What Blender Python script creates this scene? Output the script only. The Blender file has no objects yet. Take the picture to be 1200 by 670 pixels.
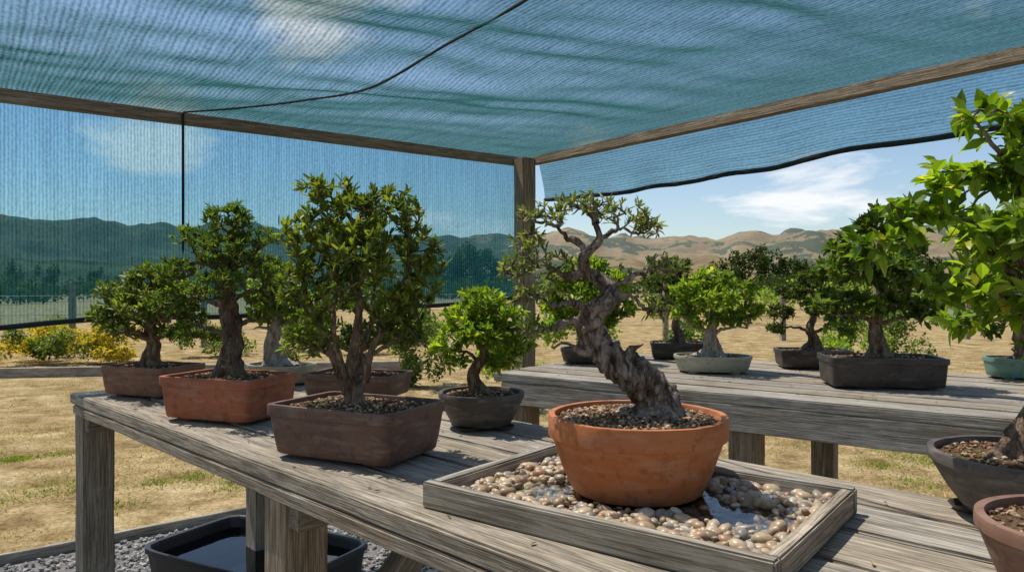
import bpy, math, random
import numpy as np
from mathutils import Vector, noise, Matrix
random.seed(5)
R=np.random.default_rng(11)
H=1.25; HT=0.87
scene=bpy.context.scene
COL=scene.collection

# ---------------------------------------------------------------- helpers
def mesh_obj(name,verts,faces,mat=None,parent=None,loc=(0,0,0),rotz=0.0,smooth=False):
    me=bpy.data.meshes.new(name)
    if isinstance(verts,np.ndarray): verts=verts.tolist()
    if isinstance(faces,np.ndarray): faces=faces.tolist()
    me.from_pydata(verts,[],faces); me.update()
    if smooth: me.polygons.foreach_set('use_smooth',[True]*len(me.polygons))
    ob=bpy.data.objects.new(name,me); COL.objects.link(ob)
    if mat: me.materials.append(mat)
    ob.location=loc; ob.rotation_euler=(0,0,rotz)
    if parent: ob.parent=parent
    return ob
def empty(name,loc=(0,0,0),rotz=0.0):
    e=bpy.data.objects.new(name,None); e.empty_display_size=.1
    COL.objects.link(e); e.location=loc; e.rotation_euler=(0,0,rotz); return e

def newmat(name):
    m=bpy.data.materials.new(name); m.use_nodes=True
    nt=m.node_tree; nt.nodes.clear()
    out=nt.nodes.new('ShaderNodeOutputMaterial')
    return m,nt,out
def nd(nt,t,**kw):
    n=nt.nodes.new(t)
    for k,v in kw.items():
        if k in n.inputs: n.inputs[k].default_value=v
        else: setattr(n,k,v)
    return n
def ramp(nt,fac,stops,interp='LINEAR'):
    r=nt.nodes.new('ShaderNodeValToRGB'); cr=r.color_ramp; cr.interpolation=interp
    while len(cr.elements)<len(stops): cr.elements.new(.5)
    for e,(p,c) in zip(cr.elements,stops):
        e.position=p; e.color=(c[0],c[1],c[2],1) if not isinstance(c,(int,float)) else (c,c,c,1)
    nt.links.new(fac,r.inputs[0]); return r.outputs[0]
def mixc(nt,fac,a,b,mode='MIX'):
    m=nt.nodes.new('ShaderNodeMix'); m.data_type='RGBA'; m.blend_type=mode
    for i,s in ((0,fac),(6,a),(7,b)):
        if isinstance(s,bpy.types.NodeSocket): nt.links.new(s,m.inputs[i])
        else: m.inputs[i].default_value= s if i==0 else (s[0],s[1],s[2],1)
    return m.outputs[2]
def mathn(nt,op,a,b=None,clamp=False,c=None):
    m=nt.nodes.new('ShaderNodeMath'); m.operation=op; m.use_clamp=clamp
    for i,s in ((0,a),(1,b),(2,c)):
        if s is None: continue
        if isinstance(s,bpy.types.NodeSocket): nt.links.new(s,m.inputs[i])
        else: m.inputs[i].default_value=s
    return m.outputs[0]
def coords(nt,kind='Object',scale=(1,1,1),rand=False):
    tc=nt.nodes.new('ShaderNodeTexCoord'); src=tc.outputs[kind]
    if rand:
        oi=nt.nodes.new('ShaderNodeObjectInfo')
        v=nt.nodes.new('ShaderNodeVectorMath'); v.operation='ADD'
        k=mathn(nt,'MULTIPLY',oi.outputs['Random'],37.0)
        nt.links.new(src,v.inputs[0]); nt.links.new(k,v.inputs[1]); src=v.outputs[0]
    mp=nt.nodes.new('ShaderNodeMapping'); mp.inputs['Scale'].default_value=scale
    nt.links.new(src,mp.inputs[0]); return mp.outputs[0]
def noi(nt,vec,scale,detail=4,rough=.55,dist=0):
    n=nd(nt,'ShaderNodeTexNoise'); n.inputs['Scale'].default_value=scale
    n.inputs['Detail'].default_value=detail; n.inputs['Roughness'].default_value=rough
    n.inputs['Distortion'].default_value=dist
    nt.links.new(vec,n.inputs['Vector']); return n.outputs['Fac']
def bump(nt,h,strength,dist):
    b=nt.nodes.new('ShaderNodeBump'); b.inputs['Strength'].default_value=strength
    b.inputs['Distance'].default_value=dist; nt.links.new(h,b.inputs['Height']); return b.outputs[0]
def princ(nt,out,col,rough=.8,normal=None,spec=.3):
    p=nt.nodes.new('ShaderNodeBsdfPrincipled')
    if isinstance(col,bpy.types.NodeSocket): nt.links.new(col,p.inputs['Base Color'])
    else: p.inputs['Base Color'].default_value=(*col,1)
    if isinstance(rough,bpy.types.NodeSocket): nt.links.new(rough,p.inputs['Roughness'])
    else: p.inputs['Roughness'].default_value=rough
    p.inputs['Specular IOR Level'].default_value=spec
    if normal: nt.links.new(normal,p.inputs['Normal'])
    if out: nt.links.new(p.outputs[0],out.inputs[0])
    return p
def diff(nt,out,col,normal=None):
    p=nt.nodes.new('ShaderNodeBsdfDiffuse')
    if isinstance(col,bpy.types.NodeSocket): nt.links.new(col,p.inputs['Color'])
    else: p.inputs['Color'].default_value=(*col,1)
    if normal: nt.links.new(normal,p.inputs['Normal'])
    if out: nt.links.new(p.outputs[0],out.inputs[0])
    return p

# ---------------------------------------------------------------- materials
def wood_mat(name,ca,cb,cc):
    m,nt,out=newmat(name)
    v=coords(nt,'Object',(1.6,22,22),True)
    g=noi(nt,v,3.0,5,.68,.6)
    v2=coords(nt,'Object',(4,170,170),True)
    f=noi(nt,v2,2.0,2,.6)
    v3=coords(nt,'Object',(1,2.4,2.4),True)
    s=noi(nt,v3,3.6,5,.65)
    c=ramp(nt,g,[(.30,ca),(.48,cb),(.66,cc)])
    c=mixc(nt,mathn(nt,'MULTIPLY',ramp(nt,f,[(.46,0.),(.60,1.)]),.6),c,(ca[0]*.32,ca[1]*.30,ca[2]*.27))
    c=mixc(nt,mathn(nt,'MULTIPLY',ramp(nt,s,[(.52,0.),(.66,1.)]),.55),c,(.17,.12,.07))
    c=mixc(nt,mathn(nt,'MULTIPLY',ramp(nt,s,[(.30,1.),(.42,0.)]),.5),c,(.52,.49,.44))
    oi=nt.nodes.new('ShaderNodeObjectInfo')
    c=mixc(nt,1.0,c,ramp(nt,oi.outputs['Random'],[(0,(.74,.71,.68)),(.35,(1.08,1.06,1.03)),(.7,(.95,.88,.78)),(1,(1.15,1.02,.86))]),'MULTIPLY')
    hh=mathn(nt,'ADD',g,mathn(nt,'MULTIPLY',f,.9))
    princ(nt,out,c,.74,bump(nt,hh,.8,.005),.3)
    return m
WOOD=wood_mat('weathered_wood',(.17,.155,.13),(.34,.315,.27),(.50,.465,.41))
WOODP=wood_mat('post_wood',(.16,.13,.10),(.31,.26,.20),(.42,.37,.30))

def pot_mat(name,c1,c2,bloom=.2,rough=.7):
    m,nt,out=newmat(name)
    v=coords(nt,'Object',(1,1,1),True)
    a=noi(nt,v,9,5,.6); b=noi(nt,v,45,3,.6); h=noi(nt,coords(nt,'Object',(1,1,5),True),14,3)
    c=ramp(nt,a,[(.3,c1),(.7,c2)])
    c=mixc(nt,mathn(nt,'MULTIPLY',ramp(nt,h,[(.50,0.),(.70,1.)]),bloom),c,(.5,.42,.36))
    c=mixc(nt,mathn(nt,'MULTIPLY',ramp(nt,b,[(.55,0.),(.66,1.)]),.4),c,(c1[0]*.4,c1[1]*.4,c1[2]*.4))
    princ(nt,out,c,rough,bump(nt,b,.3,.002),.35)
    return m
TERRA=pot_mat('terracotta',(.40,.125,.042),(.52,.19,.07),.22)
TERRA2=pot_mat('red_clay',(.28,.09,.045),(.38,.13,.065),.18)
BROWN=pot_mat('brown_clay',(.11,.062,.048),(.18,.105,.078),.18,.6)
BROWN2=pot_mat('light_brown_clay',(.18,.09,.06),(.25,.135,.09),.18,.65)
DARK=pot_mat('dark_clay',(.035,.03,.027),(.07,.055,.048),.14,.45)
GREYP=pot_mat('grey_clay',(.065,.054,.048),(.12,.10,.088),.22,.6)
CELA=pot_mat('celadon_glaze',(.30,.30,.23),(.42,.40,.31),.1,.4)
TEAL=pot_mat('teal_glaze',(.10,.22,.18),(.16,.30,.25),.1,.3)

def soil_mat():
    m,nt,out=newmat('soil'); v=coords(nt,'Object',(1,1,1),True)
    a=noi(nt,v,120,4,.7); b=noi(nt,v,14,3)
    c=ramp(nt,a,[(.3,(.045,.028,.018)),(.6,(.16,.10,.06)),(.8,(.36,.25,.16))])
    c=mixc(nt,mathn(nt,'MULTIPLY',ramp(nt,b,[(.55,0.),(.65,1.)]),.6),c,(.08,.095,.02))
    diff(nt,out,c,bump(nt,a,1,.006)); return m
SOIL=soil_mat()
def island_mat(name,stops,rough=.7,spec=.3,bumps=0,noisecol=True):
    m,nt,out=newmat(name)
    g=nt.nodes.new('ShaderNodeNewGeometry')
    c=ramp(nt,g.outputs['Random Per Island'],stops)
    if noisecol:
        n=noi(nt,coords(nt,'Object'),150,3,.6)
        c=mixc(nt,.6,c,ramp(nt,n,[(.3,(.55,.55,.55)),(.7,(1.25,1.25,1.25))]),'MULTIPLY')
    if rough>.8: diff(nt,out,c)
    else: princ(nt,out,c,rough,None,spec)
    return m
CHIPS=island_mat('soil_chips',[(0,(.09,.05,.03)),(.4,(.22,.135,.08)),(.7,(.38,.25,.15)),(.9,(.56,.43,.3)),(1,(.10,.08,.07))],.9,.1,0,False)
PEB=island_mat('pebble_stone',[(0,(.14,.10,.065)),(.12,(.38,.26,.15)),(.32,(.48,.36,.22)),(.45,(.22,.19,.165)),(.58,(.56,.44,.29)),(.72,(.34,.18,.09)),(.86,(.62,.55,.42)),(1,(.16,.14,.125))],.4,.45,1)
GRAV=island_mat('gravel_stone',[(0,(.15,.14,.13)),(.4,(.31,.30,.28)),(.7,(.46,.44,.41)),(1,(.24,.22,.195))],.85,.2,0,False)
LITTER=island_mat('dry_leaf',[(0,(.12,.07,.03)),(.4,(.30,.19,.08)),(.75,(.42,.32,.12)),(1,(.14,.16,.04))],.9,.1,0,False)

def leaf_mat(name,c1,c2,c3,trans=.4,rough=.45,simple=False):
    m,nt,out=newmat(name)
    g=nt.nodes.new('ShaderNodeNewGeometry')
    c=ramp(nt,g.outputs['Random Per Island'],[(0,c1),(.55,c2),(.93,c3),(1,(c3[0]*1.5,c3[1]*1.05,c3[2]))])
    if not simple:
        n=noi(nt,coords(nt,'Object'),9,1)
        c=mixc(nt,.75,c,ramp(nt,n,[(.35,(.55,.6,.55)),(.65,(1.4,1.3,1.0))]),'MULTIPLY')
        p=princ(nt,None,c,rough,None,.4)
    else: p=diff(nt,None,c)
    t=nt.nodes.new('ShaderNodeBsdfTranslucent')
    tc=mixc(nt,1.0,c,(1.9,1.95,.6),'MULTIPLY'); nt.links.new(tc,t.inputs[0])
    mx=nt.nodes.new('ShaderNodeMixShader'); mx.inputs[0].default_value=trans
    nt.links.new(p.outputs[0],mx.inputs[1]); nt.links.new(t.outputs[0],mx.inputs[2])
    nt.links.new(mx.outputs[0],out.inputs[0]); return m
L_OLIVE=leaf_mat('leaf_olive',(.065,.10,.024),(.13,.18,.04),(.24,.29,.07))
L_DARK=leaf_mat('leaf_dark',(.035,.06,.016),(.07,.115,.028),(.13,.18,.045),.3)
L_MID=leaf_mat('leaf_mid',(.05,.09,.02),(.10,.17,.032),(.18,.25,.055))
L_LIME=leaf_mat('leaf_lime',(.11,.18,.025),(.20,.30,.04),(.31,.40,.07),.45)
L_BIG=leaf_mat('leaf_maple',(.085,.15,.015),(.16,.26,.025),(.28,.37,.05),.5,.38)
L_GREY=leaf_mat('leaf_greygreen',(.08,.115,.035),(.15,.20,.065),(.29,.33,.14),.3,.5)
L_YEL=leaf_mat('leaf_yellow',(.22,.20,.03),(.42,.34,.05),(.58,.45,.08),.4,simple=True)
L_FAR=leaf_mat('leaf_far',(.02,.038,.014),(.04,.068,.022),(.085,.11,.036),.25,.7,simple=True)

def bark_mat(name,ca,cb,cc,sc=1.0):
    m,nt,out=newmat(name)
    v=coords(nt,'Object',(1,1,.35))
    a=noi(nt,v,70*sc,6,.72,.8); b=noi(nt,coords(nt,'Object'),22*sc,3)
    c=ramp(nt,a,[(.36,ca),(.48,cb),(.64,cc)])
    c=mixc(nt,mathn(nt,'MULTIPLY',ramp(nt,b,[(.52,0.),(.7,1.)]),.5),c,cc)
    c=mixc(nt,mathn(nt,'MULTIPLY',ramp(nt,b,[(.28,1.),(.42,0.)]),.6),c,ca)
    princ(nt,out,c,.9,bump(nt,a,1,.014),.15); return m
B_MAIN=bark_mat('bark_gnarled',(.040,.028,.021),(.20,.155,.12),(.52,.44,.37),1.0)
B_BROWN=bark_mat('bark_brown',(.05,.033,.022),(.19,.13,.088),(.40,.30,.22))
B_PALE=bark_mat('bark_pale',(.18,.14,.105),(.42,.36,.29),(.62,.56,.48))
B_DARK=bark_mat('bark_dark',(.03,.022,.016),(.14,.10,.072),(.31,.24,.185))

# ---------------------------------------------------------------- geometry bits
def ico(sub):
    import bmesh
    bm=bmesh.new(); bmesh.ops.create_icosphere(bm,subdivisions=sub,radius=1)
    v=np.array([x.co[:] for x in bm.verts]); f=np.array([[l.index for l in q.verts] for q in bm.faces]); bm.free(); return v,f
ICO={1:ico(1),2:ico(2),3:ico(3)}
def stones(name,C,S,mat,sub=2,parent=None,loc=(0,0,0),rotz=0,tilt=.25,smooth=True,rough=.0,yr=(.65,.95),zr=(.45,.7)):
    bv,bf=ICO[sub]; n=len(C)
    sc=np.stack([S,S*R.uniform(*yr,n),S*R.uniform(*zr,n)],1)
    V=bv[None]*sc[:,None]
    if rough>0: V=V*(1+R.normal(0,rough,(n,len(bv),1)))
    else:
        ph=R.uniform(0,6.28,(n,1)); V=V*(1+.09*np.sin(2.0*bv[None,:,0]+3*bv[None,:,1]+ph))[...,None]
    a=R.uniform(0,6.28,n); t=R.normal(0,tilt,n)
    ct,st=np.cos(t)[:,None],np.sin(t)[:,None]
    x=V[...,0]*ct-V[...,2]*st; z=V[...,0]*st+V[...,2]*ct; y=V[...,1]
    ca,sa=np.cos(a)[:,None],np.sin(a)[:,None]
    V=np.stack([x*ca-y*sa,x*sa+y*ca,z],-1)+C[:,None]
    F=(bf[None]+(np.arange(n)*len(bv))[:,None,None]).reshape(-1,3)
    return mesh_obj(name,V.reshape(-1,3),F,mat,parent,loc,rotz,smooth)

def boxboard(name,L,W,T,mat,parent,loc,rotz=0,rot=None,bev=.003):
    import bmesh
    bm=bmesh.new(); bmesh.ops.create_cube(bm,size=1)
    for v in bm.verts: v.co=Vector((v.co.x*L,v.co.y*W,v.co.z*T))
    bmesh.ops.bevel(bm,geom=list(bm.edges),offset=bev,segments=2,affect='EDGES')
    n=max(2,int(L/.06))
    for i in range(1,n):
        x=-L/2+L*i/n
        bmesh.ops.bisect_plane(bm,geom=bm.verts[:]+bm.edges[:]+bm.faces[:],plane_co=(x,0,0),plane_no=(1,0,0))
    o=random.uniform(0,99)
    for v in bm.verts:
        k=noise.noise(Vector((v.co.x*6+o,v.co.y*8,v.co.z*8)))
        v.co.y+=.0026*k; v.co.z+=.0018*noise.noise(Vector((v.co.x*4+o,v.co.y*30,3)))
    me=bpy.data.meshes.new(name); bm.to_mesh(me); bm.free()
    ob=bpy.data.objects.new(name,me); COL.objects.link(ob); me.materials.append(mat)
    ob.location=loc; ob.rotation_euler=rot if rot else (0,0,rotz); ob.parent=parent
    return ob
UPR=(0,math.pi/2,0)

def catmull(P,step):
    P=np.array(P,float); out=[]
    Q=np.vstack([2*P[0]-P[1],P,2*P[-1]-P[-2]])
    for i in range(1,len(Q)-2):
        L=np.linalg.norm(Q[i+1,:3]-Q[i,:3]); n=max(2,int(L/step))
        for k in range(n):
            t=k/n
            out.append(.5*((2*Q[i])+(-Q[i-1]+Q[i+1])*t+(2*Q[i-1]-5*Q[i]+4*Q[i+1]-Q[i+2])*t*t+(-Q[i-1]+3*Q[i]-3*Q[i+1]+Q[i+2])*t**3))
    out.append(Q[-2]); return np.array(out)
def tube(V,F,path,sides=14,rough=.15,lobes=0,twist=8,freq=40,flare=0,seed=0,flareh=.03,lobamp=.2):
    b0=len(V); n=len(path); up=np.array([0.3,1,0.1])
    s=0; u=None
    for i in range(n):
        p=path[i,:3]; r=max(path[i,3],.0006)
        t=path[min(i+1,n-1),:3]-path[max(i-1,0),:3]; t/=np.linalg.norm(t)+1e-9
        if u is None: u=np.cross(t,up)
        u=u-t*np.dot(u,t); u/=np.linalg.norm(u)+1e-9
        w=np.cross(t,u)
        if i: s+=np.linalg.norm(path[i,:3]-path[i-1,:3])
        fl=math.exp(-s/flareh) if flare else 0
        for k in range(sides):
            a=2*math.pi*k/sides
            d=u*math.cos(a)+w*math.sin(a)
            q=p+d*r
            nz=noise.noise(Vector((q[0]*freq+seed,q[1]*freq,q[2]*freq*.6)))
            m=1+rough*nz*1.6
            if lobes: m+=lobamp*math.sin(lobes*a+twist*s+2*nz)+.10*math.sin(7*a+twist*1.7*s+3*nz)
            if flare: m+=flare*fl*(1+.6*math.cos(5*a+seed))
            V.append(tuple(p+d*r*m))
    for i in range(n-1):
        for k in range(sides):
            a=b0+i*sides+k; b=b0+i*sides+(k+1)%sides
            F.append((a,b,b+sides,a+sides))
    V.append(tuple(path[-1,:3]+ (path[-1,:3]-path[-2,:3])*.3)); c=len(V)-1
    for k in range(sides):
        F.append((b0+(n-1)*sides+k,b0+(n-1)*sides+(k+1)%sides,c))
def strands(V,F,path,count,twist,seed):
    """sinewy strands of live vein / deadwood winding round the core"""
    n=len(path); up=np.array([.3,1,.1]); u=None; fr=[]; s=0
    for i in range(n):
        t=path[min(i+1,n-1),:3]-path[max(i-1,0),:3]; t/=np.linalg.norm(t)+1e-9
        if u is None: u=np.cross(t,up)
        u=u-t*np.dot(u,t); u/=np.linalg.norm(u)+1e-9
        if i: s+=np.linalg.norm(path[i,:3]-path[i-1,:3])
        fr.append((u.copy(),np.cross(t,u),s))
    for c in range(count):
        ph=2*math.pi*c/count+random.uniform(-.3,.3); tw=twist*random.uniform(.8,1.25)
        a0=0 if c<4 else int(n*random.uniform(.05,.35)); a1=n-2 if c<2 else int(n*random.uniform(.5,.95))
        pts=[]
        for i in range(a0,a1):
            U,W,s=fr[i]; a=ph+tw*s+.5*math.sin(s*40+c)
            r=path[i,3]; e=min(1,(i-a0)/6+.3 if a0 else 1,(a1-i)/10)
            off=r*(.74+.12*math.sin(s*55+c*2))*(.6+.4*e)
            p=path[i,:3]+(U*math.cos(a)+W*math.sin(a))*off
            pts.append([*p,r*(.36+.09*math.sin(s*70+c))*max(.25,e)])
        tube(V,F,np.array(pts),14,.38,0,0,140,0,seed+c)

def leaf_arrays(P,D,N,L,W,kind):
    S=np.cross(D,N); S/=np.linalg.norm(S,axis=1,keepdims=True)+1e-9
    N=np.cross(S,D)
    L=L[:,None]; W=W[:,None]
    def pt(a,b,c): return P+D*L*a+S*W*b+N*L*c
    if kind=='s':
        V=np.stack([pt(0,0,0),pt(.45,.5,.10),pt(1,0,-.06),pt(.45,-.5,.10)],1)
        T=[(0,2,1),(0,3,2)]
        F=(np.array(T)[None]+(np.arange(len(P))*4)[:,None,None]).reshape(-1,3).tolist()
    elif kind=='n':
        V=np.stack([pt(0,0,0),pt(.35,.42,.05),pt(.75,.40,.03),pt(1,0,-.05),pt(.75,-.40,.03),pt(.35,-.42,.05)],1)
        base=[(0,3,2,1),(0,5,4,3)]
        F=(np.array(base)[None]+(np.arange(len(P))*6)[:,None,None]).reshape(-1,4).tolist()
    else:
        V=np.stack([pt(0,0,0),pt(.12,0,0),pt(.22,.30,.05),pt(.5,.5,.07),pt(.78,.30,.0),pt(1.05,0,-.14),pt(.78,-.30,.0),pt(.5,-.5,.07),pt(.22,-.30,.05),pt(.5,0,-.02),pt(.78,0,-.07)],1)
        base=[(1,9,3,2),(9,10,4,3),(10,5,4),(1,8,7,9),(9,7,6,10),(10,6,5),(0,8,1),(0,1,2)]
        F=[]
        for i in range(len(P)):
            o=i*11
            for b in base: F.append(tuple(x+o for x in b))
    return V.reshape(-1,3),F

def unit(v): return v/(np.linalg.norm(v,axis=-1,keepdims=True)+1e-9)

def sample_clumps(clumps,n,rs,shell=.45):
    w=np.array([c[3]*c[3]*c[4] if len(c)>4 else c[3]**3 for c in clumps])**.75; w/=w.sum()
    idx=rs.choice(len(clumps),n,p=w); out=[]
    for i in idx:
        c=clumps[i]; d=unit(rs.normal(size=3)); r=rs.uniform(shell,1)**.6
        rz=c[4] if len(c)>4 else c[3]
        out.append([c[0]+d[0]*r*c[3],c[1]+d[1]*r*c[3],c[2]+d[2]*r*rz])
    return np.array(out)

def grow(name,loc,trunk,branches,clumps,tips,lm,bark,leaf=(.018,.008),kind='n',per=8,spread=.8,upb=.3,
         seed=1,rt=.0007,step=.02,trunk_kw={},inner=True,rotz=0,stepn=.012,shell=.45,brough=.25,nstr=0):
    rs=np.random.default_rng(seed)
    root=empty(name,loc,rotz)
    V=[];F=[]
    tp=catmull(trunk,stepn*.6)
    base_kw=dict(sides=24,rough=.28,flare=.7,seed=seed,lobes=3,twist=14,lobamp=.12,freq=60)
    if nstr:
        core=tp.copy(); core[:,3]*=.80
        tube(V,F,core,**{**base_kw,**trunk_kw})
        strands(V,F,tp,nstr,24,seed)
    else: tube(V,F,tp,**{**base_kw,**trunk_kw})
    nodes=[];par=[]
    k0=int(len(tp)*.38)
    for i in range(k0,len(tp),2): nodes.append(tp[i,:3]); par.append(-1)
    for br in branches:
        bp=catmull(br,stepn)
        for i in range(1,len(bp)-1): bp[i,:3]+=rs.normal(0,.0018,3)
        tube(V,F,bp,sides=9,rough=brough,seed=seed+3)
        for i in range(2,len(bp)): nodes.append(bp[i,:3]); par.append(-1)
    n0=len(nodes)
    A=sample_clumps(clumps,tips,rs,shell)
    base=np.array(nodes)
    dd=np.array([np.min(np.linalg.norm(base-a,axis=1)) for a in A])
    A=A[np.argsort(dd)]
    cap=n0+len(A)*14+10
    NP=np.zeros((cap,3)); NP[:n0]=base; cnt=n0
    PAR=-np.ones(cap,int); tipidx=[];tipdir=[]
    for a in A:
        q=NP[:cnt]; d=np.linalg.norm(q-a,axis=1)+.45*np.maximum(0,q[:,2]-a[2])
        j=int(np.argmin(d)); p=q[j].copy(); D=np.linalg.norm(a-p)
        if D<.004: continue
        m=min(12,max(1,int(math.ceil(D/step)))); prev=j
        for k in range(1,m+1):
            t=k/m
            x=p+(a-p)*t; x[2]+=math.sin(t*math.pi)*D*.10
            if k<m: x+=rs.normal(0,.13*D/m+.0010,3)
            NP[cnt]=x; PAR[cnt]=prev; prev=cnt; cnt+=1
        tipidx.append(prev); tipdir.append(unit(a-NP[PAR[prev]] if PAR[prev]>=0 else a-p))
    C=np.zeros(cnt)
    for t in tipidx: C[t]+=1
    for i in range(cnt-1,n0-1,-1):
        if PAR[i]>=0: C[PAR[i]]+=C[i]
    Rr=rt*np.maximum(C,1)**.5
    K=5; ang=np.arange(K)*2*math.pi/K
    a=NP[PAR[n0:cnt]]; b=NP[n0:cnt]; t=unit(b-a)
    u=unit(np.cross(t,np.array([.31,.2,.93]))); w=np.cross(t,u)
    ra=Rr[PAR[n0:cnt]].copy(); mk=PAR[n0:cnt]<n0; ra[mk]=Rr[n0:cnt][mk]*1.25; rb=Rr[n0:cnt]
    ra=np.minimum(ra,rb*1.6)
    ring=(u[:,None]*np.cos(ang)[None,:,None]+w[:,None]*np.sin(ang)[None,:,None])
    VA=a[:,None]+ring*ra[:,None,None]; VB=b[:,None]+ring*rb[:,None,None]
    TV=np.concatenate([VA,VB],1).reshape(-1,3)
    o=len(V); n=len(a)
    q=np.array([(k,(k+1)%K,K+(k+1)%K,K+k) for k in range(K)])
    TF=(q[None]+(np.arange(n)*2*K)[:,None,None]+o).reshape(-1,4)
    mesh_obj('trunk_and_branches',V+TV.tolist(),F+[tuple(x) for x in TF.tolist()],bark,root,smooth=True)
    P=[];D=[]
    for ti,td in zip(tipidx,tipdir):
        k=max(2,int(per*rs.uniform(.6,1.3)))
        p0=NP[ti]
        for s in range(k):
            f=rs.uniform(0,1)**1.5
            P.append(p0-td*f*step*1.1+rs.normal(0,.0012,3))
            D.append(td*.55+rs.normal(0,spread*.6,3)+np.array([0,0,upb]))
        if inner and rs.uniform()<.5:
            pp=NP[PAR[ti]]
            for s in range(k//3): P.append(pp+rs.normal(0,.002,3)); D.append(td*.3+rs.normal(0,.7,3)+np.array([0,0,upb]))
    P=np.array(P);D=unit(np.array(D)); n=len(P)
    N=unit(rs.normal(0,.45,(n,3))+np.array([0,-.1,1.0]))
    Ls=leaf[0]*rs.uniform(.55,1.3,n); Ws=leaf[1]*rs.uniform(.7,1.2,n)
    LV,LF=leaf_arrays(P,D,N,Ls,Ws,kind)
    mesh_obj('foliage',LV,LF,lm,root)
    return root

def pot(name,loc,rotz,a,b,h,mat,kind='rect',taper=.82,rimh=.018,lip=.035,soil=.014,feet=True,seed=0,chips=260):
    N=144; e=16 if kind=='rect' else (2 if kind=='round' else 2.6)
    th=np.arange(N)*2*math.pi/N+.01
    if kind=='rect':
        cr=math.atan2(b,a); key=[]
        for q in range(4):
            c0=[cr,math.pi-cr,math.pi+cr,2*math.pi-cr][q]
            key+= list(c0+np.linspace(-1,1,25)**3*.6*min(cr,math.pi/2-cr))
        key+=list(np.linspace(-cr*.4,cr*.4,8))+list(math.pi+np.linspace(-cr*.4,cr*.4,8))+list(math.pi/2+np.linspace(-.35,.35,14))+list(3*math.pi/2+np.linspace(-.35,.35,14))
        th=np.unique(np.round(np.mod(np.array(key),2*math.pi),4)); N=len(th)
    rr=1/((np.abs(np.cos(th))/a)**e+(np.abs(np.sin(th))/b)**e)**(1/e)
    X=np.cos(th)*rr; Y=np.sin(th)*rr; mn=min(a,b)
    z0=.009 if feet else .001
    th_w=.012/mn
    prof=[(taper-.03,z0),(taper,z0+.004),(taper+(1-lip-taper)*.45,z0+(h-rimh-z0)*.4),(1-lip-.006,h-rimh-.006),(1-lip,h-rimh-.002),(1-.004,h-rimh),(1,h-rimh+.004),(1,h-.004),(1-.006,h),(1-th_w+.006,h),(1-th_w,h-.004),(1-th_w-.01,h-soil-.012)]
    V=[];F=[]
    def ring(f,z):
        for x,y in zip(X,Y):
            k=(mn*(1-f))
            sx=(a-k)/a; sy=(b-k)/b
            w=.0012*noise.noise(Vector((x*14+seed,y*14,z*20)))
            V.append((x*sx+w,y*sy+w,z+w*.6))
    for f,z in prof: ring(f,z)
    for i in range(len(prof)-1):
        for k in range(N):
            p=i*N+k;q=i*N+(k+1)%N; F.append((p,q,q+N,p+N))
    F.append(tuple(reversed(range(N))))
    if feet:
        fx=.62
        for sx in(-1,1):
            for sy in(-1,1):
                cx,cy=sx*a*taper*fx,sy*b*taper*(.62)
                o=len(V); s=.16*mn+.006
                for z,g in((0,.8),(z0+.001,1.1)):
                    for k in range(10):
                        an=k*2*math.pi/10; V.append((cx+math.cos(an)*s*g,cy+math.sin(an)*s*g,z))
                for k in range(10): F.append((o+k,o+(k+1)%10,o+10+(k+1)%10,o+10+k))
                F.append(tuple(o+k for k in reversed(range(10))))
    P=mesh_obj(name,V,F,mat,None,loc,rotz,True)
    if hasattr(P.data,'set_sharp_from_angle'): P.data.set_sharp_from_angle(angle=math.radians(40))
    SV=[(0,0,h-soil+.012)];SF=[];M=14
    for i in range(1,M+1):
        f=i/M*(1-th_w-.003)
        for x,y in zip(X,Y):
            z=h-soil+.012*(1-f*f)+.004*noise.noise(Vector((x*f*60+seed,y*f*60,1)))
            SV.append((x*f,y*f,z))
    for k in range(N): SF.append((0,1+k,1+(k+1)%N))
    for i in range(M-1):
        for k in range(N):
            p=1+i*N+k;q=1+i*N+(k+1)%N; SF.append((p,p+N,q+N,q))
    mesh_obj('soil',SV,SF,SOIL,P,smooth=True)
    n=chips; f=np.sqrt(R.uniform(0,1,n))*(1-th_w-.05); t=R.uniform(0,2*math.pi,n)
    r2=1/((np.abs(np.cos(t))/a)**e+(np.abs(np.sin(t))/b)**e)**(1/e)
    C=np.stack([np.cos(t)*r2*f,np.sin(t)*r2*f,h-soil+.012*(1-f*f)+.002],1)
    stones('soil_chips',C,R.uniform(.002,.006,n),CHIPS,1,P,tilt=.5,smooth=False,rough=.1)
    return P

# ---------------------------------------------------------------- tables
def table(name,origin,rotz,L,W,nplank,legx,aprh,legw=.1,braces=()):
    T=empty(name,(origin[0],origin[1],0),rotz)
    g=.010; pw=(W-g*(nplank-1))/nplank
    for i in range(nplank):
        boxboard(f'top_plank_{i+1}',L+random.uniform(-.02,.012),pw,.036,WOOD,T,(L/2,pw/2+i*(pw+g),HT-.018+random.uniform(-.0015,.0005)),bev=.004)
    ny=[.062,W-.062]
    for i,x in enumerate(legx):
        boxboard(f'bearer_{i+1}',W-.03,.045,.085,WOODP,T,(x+legw/2+.026,W/2,HT-.036-.0435),math.pi/2)
        for j,y in enumerate(ny):
            boxboard(f'leg_{i+1}_{j+1}',HT-.038,legw,legw,WOODP,T,(x,y,(HT-.038)/2),rot=UPR,bev=.005)
    for j,y in enumerate((.012,W-.012)):
        boxboard(f'apron_{j+1}',L-.08,.022,aprh,WOODP if aprh<.08 else WOOD,T,(L/2,y-.003 if j==0 else y+.003,HT-.0375-aprh/2))
    for k,(x,) in enumerate(braces):
        boxboard(f'brace_{k+1}',.5,.045,.07,WOODP,T,(x,.30,.64),rot=(0,-.75,math.pi/2))
    return T
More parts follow.
